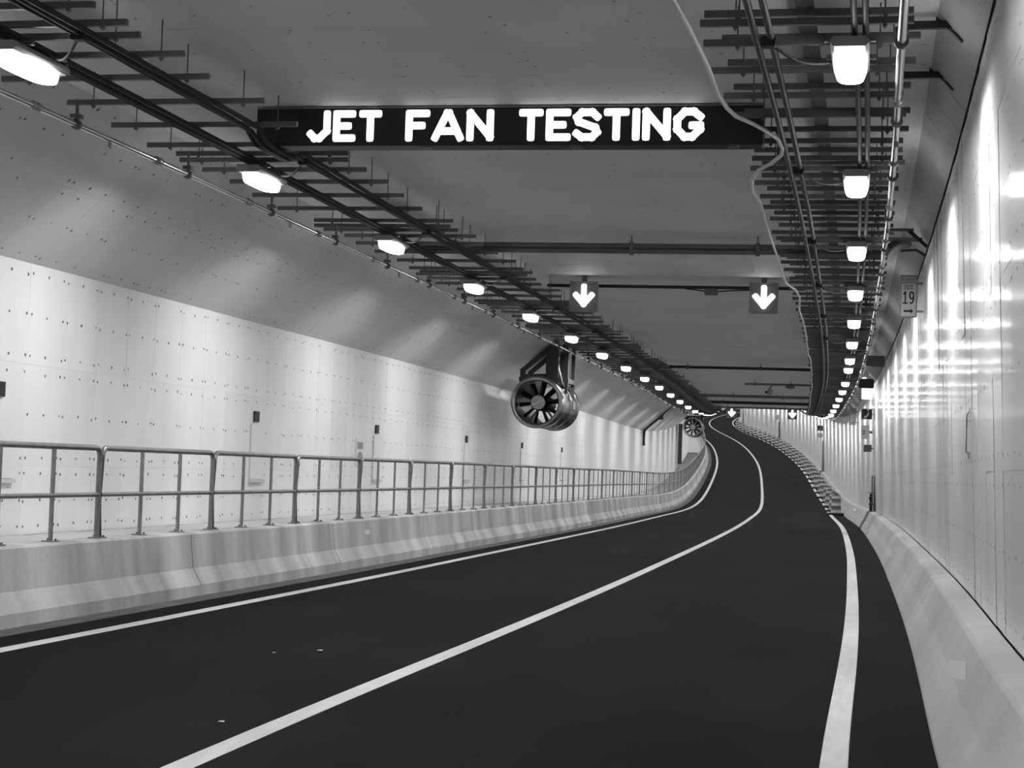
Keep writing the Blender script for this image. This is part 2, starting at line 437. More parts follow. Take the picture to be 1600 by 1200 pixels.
# ------------------------------------------------------------------ lamps
SM0, SN0, LS = 13.925, 14.338, 6.005
LIGHTS = {}; SIDE_T = math.radians(-37); SIDE_S = 106
def lamp_proto(flush=False):
    t = thing('tunnel_light', Matrix(), 'x', 'light', 'tunnel lights')
    b = MB(); W, L = .135, .46
    kz = .2 if flush else 1.
    prof = [(1, 0), (.97, -.05 * kz), (.86, -.095 * kz), (.45, -.105 * kz)]
    n = 20; rings = []
    for (k, z) in prof:
        ring = []
        for j in range(n):
            a = 2 * PI * (j + .5) / n; ca, sa = math.cos(a), math.sin(a); e = .62
            ring.append(Vector((W * k * math.copysign(abs(ca) ** e, ca), (L - W * (1 - k)) * math.copysign(abs(sa) ** e, sa), z)))
        rings.append(ring)
    vs = [v for g in rings for v in g]
    fs = [(i * n + j, (i + 1) * n + j, (i + 1) * n + (j + 1) % n, i * n + (j + 1) % n) for i in range(len(prof) - 1) for j in range(n)]
    fs.append(tuple(range((len(prof) - 1) * n, len(prof) * n)))
    b.add(vs, fs, True); b.build('lens', 'lens', t)
    for nm, x, z, rx, sx, pw, spr in (('down_emitter', 0, -.105 * kz - .007, 0, .22, P_DOWN, 180), ('side_emitter', -.145, -.05 * kz - .02 * (1 - kz), -SIDE_T, .07, P_SIDE, SIDE_S), ('side_emitter', .145, -.05 * kz - .02 * (1 - kz), SIDE_T, .07, P_SIDE, SIDE_S)):
        if nm not in LIGHTS:
            ld = bpy.data.lights.new(nm, 'AREA'); ld.shape = 'RECTANGLE'; ld.size = sx; ld.size_y = .84; ld.energy = pw; ld.spread = math.radians(spr); LIGHTS[nm] = ld
        lo = bpy.data.objects.new(nm, LIGHTS[nm]); C.objects.link(lo); lo.parent = t
        lo.matrix_local = Matrix.Translation((x, 0, z)) @ Matrix.Rotation(rx, 4, 'Y')
    b = MB(); b.bevbox(-.15, .15, -.50, .50, 0, .08, .03); b.build('housing', 'housing', t)
    for y in (-.3, .3): b = MB(); b.box(-.20, .20, y - .025, y + .025, .08, .118); b.build('mounting_bracket', 'strut', t)
    b = MB(); b.tube([(.02, .49, .05), (.02, .58, .01), (.02, .66, .05), (.02, .70, .16)], .014, 6); b.build('feed_cord', 'galv', t)
    return t
lp = lamp_proto(); lp2 = lamp_proto(True); first = True; first2 = True
for side, s0, u, h in (('left', SM0, -6.56, 5.06), ('right', SN0, .365, 5.08)):
    vis = 0
    for i in range(-3, 60):
        s = s0 + i * LS
        if side == 'right' and i == 7: s = 54.6
        if i > 13: o = lp2 if first2 else copy_tree(lp2); first2 = False
        else: o = lp if first else copy_tree(lp); first = False
        o.matrix_world = FM(s, u, h) @ Matrix.Rotation(math.atan(np.interp(s, KN, GRD)), 4, 'X')
        if i < 0: l = 'tunnel light hung over the %s side behind the viewer, %s back' % (side, ordinal(-i - 1))
        else: l = 'lit tunnel light in the %s ceiling row, %s counting away from the camera' % (side, ordinal(i))
        tag(o, l, 'light', '%s row of tunnel lights' % side)

# ------------------------------------------------------------------ support bars, cables, pipes under the ceiling
def bar_proto(w, hb):
    t = thing('support_bar', Matrix(), 'x', 'bracket')
    b = MB(); z = .041
    b.prism([(-w / 2, -.008), (w / 2, -.008), (w / 2, .046), (-w / 2, .046)], -.022, .022); b.build('channel', 'strut', t)
    for x in (-w / 2 + .28, w / 2 - .22):
        b = MB(); b.tube([(x, 0, -.045), (x, 0, HCL - hb)], .007, 5)
        b.box(x - .018, x + .018, -.018, .018, -.03, 0); b.build('threaded_rod', 'strut', t)
    return t
protoL = [bar_proto(2.1, 5.27)]; protoR = [bar_proto(1.65, 5.27), bar_proto(1.65, 5.42)]
used = set()
def put_bar(pr, s, u, h, label, group):
    o = pr if id(pr) not in used else copy_tree(pr)
    used.add(id(pr))
    o.matrix_world = FM(s, u, h); tag(o, label, 'bracket', group)
for i in range(-1, 15):
    kb = 0; kr = 0
    for d in (-.40, .02, .70, 1.60, 2.70, 3.88, 5.05):
        s = SM0 + i * LS + d
        if s < 12: continue
        kb += 1
        put_bar(protoL[0], s, -6.53 + random.uniform(-.1, .1), 5.27, 'dark steel support bar over the left lamps, %s in the bay of the %s lamp' % (ordinal(kb - 1), ordinal(max(i, 0))) if i >= 0 else 'dark steel support bar over the left side, %s before the nearest lamp' % ordinal(kb - 1), 'left support bars')
    for q, d in enumerate((-.45, -.15, .20, .65, 1.20, 1.55, 2.25, 2.55, 3.15, 3.70, 4.20, 4.65)):
        s = SN0 + i * LS + d
        if s < 12: continue
        if abs(s - 18.54) < .1: s = 18.86
        k = q % 2
        kr += 1
        lab = '%s steel support bar over the right lamps, %s in the bay of the %s lamp' % ('raised' if k else 'low', ordinal(kr - 1), ordinal(max(i, 0)))
        if i < 0: lab = '%s steel support bar over the right side, %s before the nearest lamp' % ('raised' if k else 'low', ordinal(kr - 1))
        put_bar(protoR[k], s, .0 + (.06 if k else 0) + random.uniform(-.04, .04), 5.27 + .15 * k, lab, 'right support bars')

def run(name, u, h, r, a, b, m, label, cat, wob=.0, n=6, dip=False):
    pts = []
    st = list(np.arange(a, min(110, b), 1.5)) + list(np.arange(110, b, 4))
    if dip: st = [s for s in st if abs(s - 18.55) > 1.6] + [17.2, 17.8, 18.1, 18.55, 19.0, 19.3, 19.9]; st.sort()
    for s in st: pts.append(P(s, u + random.uniform(-wob, wob), h + random.uniform(-wob, wob) - (.11 if dip and abs(s - 18.55) < .5 else 0)))
    return tag(MB().tube(pts, r, n).build(name, m), label, cat)
for k, (du, dh) in enumerate(((-.07, 0), (0, -.015), (.065, .005))):
    run('power_cable', -6.62 + du, 5.235 + dh, .026, 8, 300, 'cable', ['outer', 'middle', 'inner'][k] + ' thick black cable strung along the left lamp row', 'cable', .006)
    run('power_cable', -5.93 + du, 5.235 + dh, .026, 8, 300, 'cable', ['outer', 'middle', 'inner'][k] + ' thick black cable in the bundle inside the left lamp row', 'cable', .012, dip=True)
for u, l in ((-.375, 'left of the double'), (-.26, 'right of the double')):
    run('conduit', u, 5.225, .030, 8, 300, 'conduit', 'dark conduit, %s run crossing under the right support bars' % l, 'conduit', .004, 8)
for u, l in ((.40, 'left'), (.485, 'right')):
    run('conduit', u, 5.225, .026, 8, 300, 'conduit', 'dark conduit above the right lamp row, %s of the pair' % l, 'conduit', .002, 8)
tag(sweep([(-.07, 5.47), (-.07, 5.53), (-.06, 5.53), (-.06, 5.48), (.06, 5.48), (.06, 5.53), (.07, 5.53), (.07, 5.47)], 8, 200, closed=True).build('cable_tray', 'strut'),
    'dark cable tray running above the right support bars', 'cable tray')

def main_pipe(u, h, r, label, side):
    t = thing('sprinkler_pipe', FM(12, u, h), label, 'pipe')
    inv = t.matrix_world.inverted()
    st = list(np.arange(6, 110, 2.0)) + list(np.arange(110, 240, 5))
    MB().tube([inv @ P(s, u, h) for s in st], r, 10).build('pipe', 'pipe', t)
    for s in np.arange(15.5, 100, 3.0):
        m = inv @ FM(s, u, h)
        MB().lathe([(r, -.075), (r + .016, -.07), (r + .016, .07), (r, .075)], 10, m).build('coupling', 'galv', t)
    for s in np.arange(13.4, 100, 3.0):
        m = inv @ FM(s, u, h); b = MB()
        b.lathe([(r + .001, -.03), (r + .022, -.03), (r + .022, .03), (r + .001, .03)], 10, m)
        b.box(-.012, .012, -.012, .012, r, 5.27 - h, m); b.box(-.05, .05, -.05, .05, r + .03, r + .07, m)
        b.build('hanger_clamp', 'strut', t)
    for s in np.arange(17.2, 90, 6.0):
        m = inv @ FM(s, u, h); b = MB()
        b.lathe([(.02, 0), (.02, .05), (.035, .06), (.0, .07)], 8, m @ Matrix.Translation((0, 0, -r)) @ Matrix.Rotation(-PI / 2, 4, 'X'))
        b.build('spray_nozzle', 'pipe', t)
main_pipe(-7.28, 5.02, .030, 'bright metal sprinkler pipe hung left of the left lamp row', 'left')
main_pipe(.755, 5.0, .034, 'bright metal sprinkler pipe hung right of the right lamp row', 'right')

# pale flexible conduit wandering along the right bars
WC = [(9, -.92), (11, -.90), (12.84, -.89), (13.8, -.86), (14.4, -.85), (15.14, -.84), (16.1, -.85), (16.7, -.82), (17.12, -.76), (17.46, -.63), (17.8, -.53), (18.28, -.42),
      (18.82, -.40), (19.22, -.43), (19.7, -.56), (20.16, -.73), (20.86, -.85), (21.7, -.89), (22.62, -.84), (24.14, -.86), (25.74, -.87), (27.58, -.86), (29.7, -.87),
      (31.98, -.86), (33.06, -.72), (34.46, -.68), (37.12, -.76), (39.36, -.74), (42.8, -.74), (50.5, -.79), (52, -.74), (58, -.77), (63, -.80), (68, -.77), (75, -.8), (84, -.76), (92, -.79), (100, -.78)]
tag(MB().tube([P(s, u, 5.20) for s, u in WC], .021, 8).build('flexible_conduit', 'whitecable'),
    'pale flexible conduit wandering along the left ends of the right support bars', 'conduit')
run('thin_wire', -.93, 5.30, .007, 6, 15, 'strut', 'thin dark wire running beside the pale flexible conduit', 'wire', .02, 5)

def drop_cable(s, u0, u1, h0, h1, label):
    pts = [P(s + .0 + .5 * t, u0 + (u1 - u0) * t, h0 + (h1 - h0) * t - .08 * math.sin(PI * t)) for t in np.linspace(0, 1, 8)]
    b = MB().tube(pts, .014, 6); b.bevbox(-.06, .06, -.05, .05, -.05, .03, .012, FM(s, u0, h0))
    tag(b.build('lamp_feed_cable', 'cable'), label, 'cable', 'lamp feed cables')
for i in range(6):
    drop_cable(SN0 + i * LS - .2, -.28, .20, 5.20, 5.14, 'black feed cable looping to the %s lamp of the right row' % ordinal(i))
    drop_cable(SM0 + i * LS - .3, -5.95, -6.40, 5.22, 5.14, 'black feed cable looping to the %s lamp of the left row' % ordinal(i))

# pipes across the ceiling
def cross_pipe(s, u0, u1, hs, r, m, label, clamps=()):
    t = thing('cross_pipe', FM(s, (u0 + u1) / 2, hs[0]), label, 'pipe')
    L = (u1 - u0) / 2
    for k, h in enumerate(hs):
        MB().tube([(-L, 0, h - hs[0]), (L, 0, h - hs[0])], r, 10).build('pipe', m, t)
    for c in clamps:
        x = c - (u0 + u1) / 2; b = MB()
        b.box(x - .03, x + .03, -r - .02, r + .02, hs[-1] - hs[0] - r - .02, r + .02)
        b.tube([(x, 0, r), (x, 0, HCL - hs[0])], .012, 6)
        b.build('clamp', 'strut', t)
cross_pipe(28.7, -7.3, .8, (5.43, 5.345), .043, 'darkpipe', 'double dark pipe crossing the ceiling beyond the message sign', (-6.2, -3.25, -1.2))
cross_pipe(60.9, -7.2, .8, (5.42,), .05, 'black', 'black pipe crossing the ceiling well beyond the lit arrows', (-5, -2.5))
cross_pipe(71.0, -3.4, .8, (5.42,), .045, 'darkpipe', 'short dark pipe from the right bars carrying a camera', (-3.0, -1.6))
cross_pipe(81.0, -7.2, .8, (5.40,), .07, 'darkpipe', 'grey pipe crossing the ceiling beyond the hanging camera', (-4.2, -2))
cross_pipe(88.0, -7.2, .8, (5.40,), .075, 'black', 'thick black pipe crossing the ceiling before the far lit arrows', (-5, -2))
cross_pipe(95.0, -7.2, .8, (5.38,), .05, 'darkpipe', 'thin dark pipe crossing at the lowest far part of the ceiling', (-5, -2))

# hanging camera on the short pipe
t = thing('traffic_camera', FM(70.9, -2.35, 5.36), 'small round dark camera hanging from the short ceiling pipe', 'camera')
b = MB(); b.tube([(0, 0, .02), (-.05, 0, -.10), (-.12, 0, -.16)], .035, 8); b.build('arm', 'darkpipe', t)
b = MB(); b.lathe([(0.0, -.11), (.06, -.10), (.11, -.05), (.12, .02), (.10, .09), (.0, .11)], 14, Matrix.Translation((-.05, 0, -.24))); b.build('dome', 'grey', t)
b = MB(); b.lathe([(0, -.16), (.05, -.15), (.06, -.05), (0, -.05)], 10, Matrix.Translation((-.20, 0, -.26))); b.build('lens_barrel', 'black', t)
b = MB(); b.bevbox(.55, .90, -.06, .06, -.09, .02, .02); b.build('control_box', 'strut', t)

# ------------------------------------------------------------------ message sign
SS_, SU0, SU1, SH0, SH1 = 18.4, -6.10, -.58, 5.165, 5.575
t = thing('message_sign', FM(SS_, SU0, SH0), 'wide black message sign hung from the ceiling, lit white letters', 'sign')
W = SU1 - SU0; H = SH1 - SH0
b = MB(); b.bevbox(0, W, 0, .28, 0, H, .008); b.build('cabinet', 'black', t)
b = MB(); b.box(0, W, -.012, 0, H, H + .015); b.build('top_rail', 'galv', t)
for x in (679, 911, 1150):
    xx = (x - 402) / 792 * W; b = MB(); b.bevbox(xx - .06, xx + .06, .0, .10, -.022, 0, .006); b.build('bottom_tab', 'strut', t)
for x in (455, 680, 912, 1140):
    xx = (x - 402) / 792 * W; b = MB(); b.bevbox(xx - .05, xx + .05, .02, .10, H, HCL - SH0, .006); b.build('hanger', 'strut', t)
sw = .0405
def strokes(mb, segs, x0, x1, z0, z1, y, r=None):
    r = r or sw
    wv, hv = x1 - x0 - 2 * r, z1 - z0 - 2 * r
    for k, pl in enumerate(segs):
        q = [(x0 + r + a * wv, z0 + r + c * hv) for a, c in pl]
        for (ax, az), (bx, bz) in zip(q, q[1:]):
            L = math.hypot(bx - ax, bz - az); an = math.atan2(bz - az, bx - ax)
            poly = []
            cap = lambda f: (math.copysign(abs(math.cos(f)) ** .55, math.cos(f)), math.copysign(abs(math.sin(f)) ** .55, math.sin(f)))
            rot = lambda c: (r * (c[0] * math.cos(an) - c[1] * math.sin(an)), r * (c[0] * math.sin(an) + c[1] * math.cos(an)))
            poly = [(bx + rot(cap(f))[0], bz + rot(cap(f))[1]) for f in np.linspace(-PI / 2, PI / 2, 9)] + \
                   [(ax + rot(cap(f))[0], az + rot(cap(f))[1]) for f in np.linspace(PI / 2, 3 * PI / 2, 9)]
            mb.prism(poly, y, 0)
            y -= .00015
GL = {'J': [[(0, .18), (.25, 0), (.55, 0), (1, .3), (1, 1)]],
      'E': [[(1, 1), (0, 1), (0, 0), (1, 0)], [(0, .5), (.75, .5)]],
      'T': [[(0, 1), (1, 1)], [(.5, 1), (.5, 0)]],
      'F': [[(1, 1), (0, 1), (0, 0)], [(0, .5), (.75, .5)]],
      'A': [[(0, 0), (.46, 1), (.54, 1), (1, 0)], [(.2, .27), (.8, .27)]],
      'N': [[(0, 0), (0, 1), (1, .03)], [(1, 0), (1, 1)]],
      'S': [[(1, .82), (.75, 1), (.25, 1), (0, .8), (.1, .62), (.9, .38), (1, .2), (.75, 0), (.25, 0), (0, .15)]],
      'I': [[(.5, 1), (.5, 0)]],
      'G': [[(1, .80), (.72, 1), (.32, 1), (0, .70), (0, .30), (.32, 0), (.66, 0), (1, .30), (1, .45), (.66, .45)]]}
XS = [('J', 485, 523), ('E', 527, 564), ('T', 569, 606), ('F', 644, 683), ('A', 686, 737), ('N', 741, 784), ('T', 823, 861), ('E', 865, 904),
      ('S', 907, 950), ('T', 954, 993), ('I', 997, 1010), ('N', 1013, 1056), ('G', 1060, 1106)]
for ch, a, bb in XS:
    mb = MB(); strokes(mb, GL[ch], (a - 402) / 792 * W, (bb - 402) / 792 * W, .045, .39, -.004)
    mb.build('letter', 'led', t)

# ------------------------------------------------------------------ lit lane arrows
def lane_signal(s, u, h, label, first=None):
    t = thing('lane_signal', FM(s, u, h), label, 'signal', 'lit lane arrows')
    b = MB(); b.bevbox(-.27, .27, 0, .16, -.29, .29, .02); b.build('housing', 'signal', t)
    b = MB(); b.box(-.28, -.255, -.05, .0, -.28, .30); b.box(.255, .28, -.05, .0, -.28, .30); b.box(-.28, .28, -.05, 0, .28, .30); b.build('visor', 'signal', t)
    b = MB(); strokes(b, [[(.5, 1), (.5, 0)], [(0, .52), (.5, 0), (1, .52)]], -.21, .21, -.20, .25, -.008, .052); b.build('arrow', 'arrow', t)
    b = MB(); b.box(-.05, .05, .04, .10, .29, HCL - h); b.build('hanger', 'strut', t)
lane_signal(34.7, -4.92, 5.18, 'lit down arrow over the left lane, nearer pair')
lane_signal(34.7, -1.38, 5.20, 'lit down arrow over the right lane, nearer pair')
lane_signal(104.5, -5.06, 5.22, 'glowing lane arrow far off over the left lane')
lane_signal(104.5, -1.55, 5.24, 'glowing lane arrow far off over the right lane')
t = thing('signal_beam', FM(34.95, -3.15, 5.42), 'dark steel channel carrying the nearer lit arrows under the ceiling', 'beam')
b = MB(); b.bevbox(-2.55, 2.55, -.03, .03, -.03, .03, .006, None); b.v = [(y if False else x, y, z) for x, y, z in b.v]; b.build('channel', 'black', t)
b = MB(); b.bevbox(.60, .86, -.05, .05, -.15, -.03, .015); b.build('junction_box', 'strut', t)
b = MB(); b.tube([(.2, -.03, -.03), (.4, -.04, -.05), (.62, -.04, -.08)], .014, 6); b.tube([(.86, -.04, -.08), (1.1, -.04, -.06), (1.6, -.03, -.04)], .014, 6); b.build('cable', 'cable', t)

# ------------------------------------------------------------------ jet fans
def jet_fan():
    t = thing('jet_fan', Matrix(), 'x', 'fan', 'jet fans')
    L = 3.4; R = .70; n = 36
    b = MB(); b.lathe([(.60, .10), (R - .03, .12), (R - .03, .55), (R, .56), (R, .62), (R - .03, .63), (R - .03, 1.75), (R + .01, 1.76), (R + .01, 1.84), (R - .03, 1.85), (R - .03, 2.85), (R, 2.86), (R, 2.92), (R - .03, 2.93), (R - .03, L - .12), (.60, L - .10)], n)
    b.build('casing', 'fan', t)
    for y, d in ((0, 1), (L, -1)):
        b = MB(); pr = [(.60 + .0, y + d * .12), (.60, y + d * .06), (.635, y + d * .015), (.68, y), (.725, y + d * .02), (.735, y + d * .06), (.72, y + d * .10), (.67, y + d * .13)]
        b.lathe(pr, n, closed=True); b.build('bellmouth', 'fan', t)
    b = MB(); b.lathe([(.60, .10), (.60, L - .10)], n); b.build('duct_lining', 'fandark', t)
    b = MB(); b.lathe([(0, .30), (.205, .30), (.225, .34), (.225, 2.2), (.12, 2.6), (0, 2.62)], 24); hub = b.build('hub', 'fandark', t)
    b = MB(); b.disc(.20, .29, 24); cap = b.build('hub_cap', 'hub', t)
    b = MB(); b.box(-.19, .19, .278, .288, -.012, .012, Matrix.Rotation(-.45, 4, 'Y')); b.build('cap_seam', 'white', cap)
    bl = MB(); vs = []; m = 6
    for i in range(m):
        r = .215 + (.585 - .215) * i / (m - 1); a = math.radians(58 - 24 * i / (m - 1)); c = .15 - .02 * i / (m - 1)
        for (q, th) in ((-.5, 0), (-.1, .018), (.5, 0), (-.1, -.008)):
            vs.append(Vector((q * c * 2 * math.cos(a) * .62 + th * math.sin(a), .62 + q * c * 2 * math.sin(a) - th * math.cos(a), r)))
    fs = [(i * 4 + k, i * 4 + (k + 1) % 4, (i + 1) * 4 + (k + 1) % 4, (i + 1) * 4 + k) for i in range(m - 1) for k in range(4)] + [(0, 1, 2, 3), tuple(range(m * 4 - 1, m * 4 - 5, -1))]
    bl.add(vs, fs, True); blm = bl.mesh('blade')
    for k in range(10): link('blade', blm, 'fandark', t, Matrix.Rotation(2 * PI * k / 10 + .2, 4, 'Y'))
    for k in range(5):
        b = MB(); b.box(-.012, .012, 1.0, 1.25, .2, .6, Matrix.Rotation(2 * PI * k / 5, 4, 'Y')); b.build('stator_vane', 'fandark', t)
    # hanging frame: two gusset plates against the sloping haunch, a cross plate and struts
    def hz(x): return HJ + (HCL - HJ) * ((FU + x) - WL) / (UCL - WL) - FH
    for y in (1.35, 2.65):
        x0, x1, x2 = -.72, .22, .62
        ring = [(x0, hz(x0) - .01), (x1 - .02, hz(x1 - .02) - .01), (x1 - .02, .62), (x0, .70)]
        inner = [(x0 + .16, hz(x0 + .06) - .10), (x1 - .2, hz(x1 - .32) - .10), (x1 - .2, .86), (x0 + .16, .84)]
        b = MB()
        for i in range(4): b.prism([ring[i], ring[(i + 1) % 4], inner[(i + 1) % 4], inner[i]], y - .02, y + .02)
        b.build('gusset_plate', 'steeldark', t)
        b = MB(); b.box(x1 - .02, x1 + .16, y - .07, y + .07, .55, min(hz(x1), 1.98)); b.build('hanger_post', 'steeldark', t)
        b = MB(); b.box(x2 - .05, x2 + .05, y - .05, y + .05, .30, HCL - FH); b.build('hanger_post', 'steeldark', t)
        b = MB(); b.prism([(x0 - .02, .62), (x2 + .05, .62), (x2 + .05, .76), (x0 - .02, .76)], y - .06, y + .06); b.build('cross_member', 'steeldark', t)
    b = MB(); b.box(-.74, -.60, 1.3, 2.7, .62, .76); b.box(.55, .68, 1.3, 2.7, .60, .74); b.build('side_rail', 'steeldark', t)
    b = MB(); b.tube([(.60, 1.25, HCL - FH - .15), (.48, 1.22, 1.75), (.42, 1.20, 1.45), (.42, 1.20, 1.0), (.52, 1.25, .62), (.66, 1.55, .30), (.71, 1.8, -.05)], .026, 8); b.build('power_conduit', 'galv', t)
    b = MB(); b.bevbox(.66, .80, 1.65, 1.95, -.15, .12, .02); b.build('terminal_box', 'fan', t)
    return t
FU, FH = -8.17, 3.60
jf = jet_fan()
jf.matrix_world = FM(48.5, FU, FH); jf['label'] = 'large jet fan hung from the left haunch, nearest the camera'
for s, u, h, l in ((130.5, -8.28, 3.92, 'smaller looking second jet fan above the bend of the railing'), (196, -8.02, 3.72, 'most distant jet fan, half hidden behind the second one')):
    o = copy_tree(jf); o.matrix_world = FM(s, u, h); o['label'] = l

# ------------------------------------------------------------------ left wall fittings
mk = MB(); mk.bevbox(-.012, .012, -.12, .12, -.09, .09, .004); mkm = mk.mesh('marker_plate')
LM_ = [19.3, 28.5, 36.3, 45.5, 54.0, 62.5]
for i, s in enumerate(LM_):
    tag(link('marker_plate', mkm, 'black', None, FM(s, WL + .02, 2.46)), 'small dark marker plate on the left wall, %s from the near end' % ordinal(i), 'plate', 'dark marker plates')
    t = thing('wall_cabinet', FM(s + .1, WL, 1.38), 'flush wall cabinet with a dark sill below the %s marker plate' % ordinal(i), 'cabinet', 'flush wall cabinets')
    b = MB(); b.box(0, .014, -.32, .32, .03, .92); b.uv = [(v[2], v[1]) for v in b.v]; b.build('door', 'panel', t)
    b = MB(); b.box(0, .02, -.335, -.32, .0, .95); b.build('frame_post', 'palegrey', t)
    b = MB(); b.box(0, .05, -.34, .34, -.03, .02); b.build('sill', 'palegrey', t)
t = thing('wall_sign', FM(35.0, WL + .004, 1.68), 'pale upright sign with two grey symbols on the left wall', 'sign')
b = MB(); b.box(0, .02, -.28, .28, 0, .56); b.build('plate', 'white', t)
b = MB(); b.prism([(0, 0)] * 0 or [(.0, .0), (.01, .0), (.01, .01)], 0, .001); b = MB()
b.box(.02, .024, -.22, .20, .34, .48); b.build('upper_symbol', 'grey', t)
b = MB(); vs = [Vector((.022, .19 * math.cos(a), .17 + .12 * math.sin(a))) for a in np.linspace(0, 2 * PI, 14)[:-1]]; b.add(vs, [tuple(range(13))]); b.add([v + Vector((.002, 0, 0)) for v in vs], [tuple(range(13))]); b.build('lower_symbol', 'grey', t)

# dark conduit running up the left wall and haunch, and the frame further on
t = thing('wall_conduit', FM(95.3, WL, 3.2), 'black conduit climbing the left wall and sloping haunch', 'conduit')
b = MB(); b.tube([(.06, 0, 0), (.06, 0, .75), (.12, 0, .90), (.75, 0, 1.45), (.85, 0, 1.55)], .075, 8); b.build('conduit', 'black', t)
b = MB(); b.tube([(1.05, 0, 1.72), (1.50, 0, 2.14)], .035, 6); b.build('upper_conduit', 'black', t)
b = MB(); b.bevbox(.80, 1.08, -.2, .2, 1.42, 1.72, .03); b.build('junction_box', 'steeldark', t)
b = MB(); b.lathe([(0, -.2), (.10, -.18), (.10, .0), (0, 0)], 10, Matrix.Translation((.80, 0, 1.78))); b.build('horn', 'steeldark', t)
t = thing('door_frame', FM(135.0, WL, HB), 'dark upright door frame standing out from the left wall beside the far fan', 'frame')
b = MB(); b.bevbox(0, .30, -.12, .12, 0, 3.3, .02); b.build('upright', 'steeldark', t)
b = MB(); b.bevbox(.0, .9, -.9, .12, 0, .25, .03); b.build('step', 'barrier', t)

# ------------------------------------------------------------------ text helper (font outlines turned into meshes)
def text_mesh(txt, size, name, bold=.012):
    cu = bpy.data.curves.new(name, 'FONT'); cu.body = txt; cu.size = size; cu.align_x = 'CENTER'; cu.extrude = .0015; cu.offset = size * bold
    ob = bpy.data.objects.new(name, cu); C.objects.link(ob)
    dg = bpy.context.evaluated_depsgraph_get()
    me = bpy.data.meshes.new_from_object(ob.evaluated_get(dg)); me.materials.clear()
    bpy.data.objects.remove(ob); bpy.data.curves.remove(cu); me.name = name
    return me
FACE = Matrix.Rotation(PI / 2, 4, 'X')   # text lies in x,z and faces the camera (-y)

# ------------------------------------------------------------------ right wall fittings
def zone_sign(s, u0, u1, h0, h1, label, number):
    W, H = u1 - u0, h1 - h0
    t = thing('zone_sign', FM(s, (u0 + u1) / 2, h0), label, 'sign')
    b = MB(); b.bevbox(-W / 2, W / 2, 0, .03, 0, H, .01); b.build('frame', 'grey', t)
    b = MB(); b.box(-W / 2 + .02, W / 2 - .02, -.004, 0, .02, H - .03); b.build('face', 'white', t)
    b = MB(); b.box(-W / 2 + .02, W / 2 - .02, -.007, -.004, H * .80, H * .93); band = b.build('upper_band', 'grey', t)
    link('lettering', text_mesh('DELUGE', .075, 'lettering'), 'white', band, Matrix.Translation((0, -.009, H * .80 + .018)) @ FACE)
    b = MB(); b.box(-W * .28, W * .28, -.007, -.004, H * .66, H * .77); band = b.build('lower_band', 'grey', t)
    link('lettering', text_mesh('ZONE', .065, 'lettering'), 'white', band, Matrix.Translation((0, -.009, H * .66 + .014)) @ FACE)
    if number:
        b = MB(); strokes(b, [[(.05, .80), (.5, 1), (.5, 0)], [(0, 0), (1, 0)]], -W * .34, -W * .04, H * .32, H * .62, -.008, .0115); b.build('digit', 'black', t)
        ring = [(.5 + .5 * math.cos(a), .69 + .31 * math.sin(a)) for a in np.linspace(0, 2 * PI, 13)]
        b = MB(); strokes(b, [ring, [(1, .69), (.98, .40), (.80, .12), (.50, 0), (.12, .03)]], W * .02, W * .33, H * .32, H * .62, -.008, .0115); b.build('digit', 'black', t)
    b = MB(); z = H * .15
    b.prism([(-.075, z - .015), (.03, z - .015), (.03, z - .038), (.08, z), (.03, z + .038), (.03, z + .015), (-.075, z + .015)], -.008, -.004); b.build('arrow', 'black', t)
    b = MB(); b.box(W / 2, W / 2 + .16, .0, .03, H * .78, H * .83); b.box(W / 2, W / 2 + .20, .0, .03, H * .12, H * .17); b.build('wall_bracket', 'galv', t)
zone_sign(29.0, 1.065, 1.335, 4.36, 5.04, 'upright white deluge zone sign numbered 19 on the right wall', '19')
zone_sign(83.0, 1.06, 1.34, 4.30, 5.05, 'distant white zone sign standing out from the right wall', None)

# ceiling arms near the top right
for s, l in ((14.9, 'nearer'), (16.75, 'farther')):
    t = thing('ceiling_arm', FM(s, .80, 5.50), '%s black steel arm running from the right bars to the haunch' % l, 'bracket', 'black ceiling arms')
    b = MB(); b.bevbox(0, .40, -.03, .03, -.03, .03, .006); b.build('arm', 'black', t)
    b = MB(); b.prism([(.24, .07), (.47, -.13), (.45, -.15), (.36, -.05), (.24, .03)], -.03, .03); b.build('haunch_plate', 'black', t)
t = thing('pipe_bracket', FM(25.8, .80, 5.2), 'dark braced bracket and pipe elbow between the right pipe and haunch', 'bracket')
b = MB(); b.box(-.05, .36, -.03, .03, .10, .14); b.build('upper_arm', 'strut', t)
b = MB(); b.box(-.05, .50, .5, .56, .02, .08); b.build('rear_arm', 'strut', t)
b = MB(); b.prism([(.26, .10), (.32, .12), (.56, -.10), (.54, -.14)], -.03, .03); b.build('brace', 'black', t)
b = MB(); b.tube([(-.04, 0, -.22), (.02, .02, -.14), (.10, .1, -.06), (.18, .4, -.02), (.30, .7, -.0)], .06, 8); b.build('elbow', 'steeldark', t)
b = MB(); b.tube([(.2, .7, -.10), (.42, .72, -.08), (.56, .74, -.16)], .022, 6); b.build('lower_arm', 'black', t)
for s in (50.5, 62.0):
    t = thing('pipe_bracket', FM(s, .80, 5.2), 'small dark bracket box under the right haunch, %s of two' % ('nearer' if s < 55 else 'farther'), 'bracket')
    b = MB(); b.bevbox(0, .52, -.12, .12, -.30, .02, .03); b.build('box', 'steeldark', t)
    b = MB(); b.box(-.05, .05, -.03, .03, -.05, .12); b.build('arm', 'black', t)

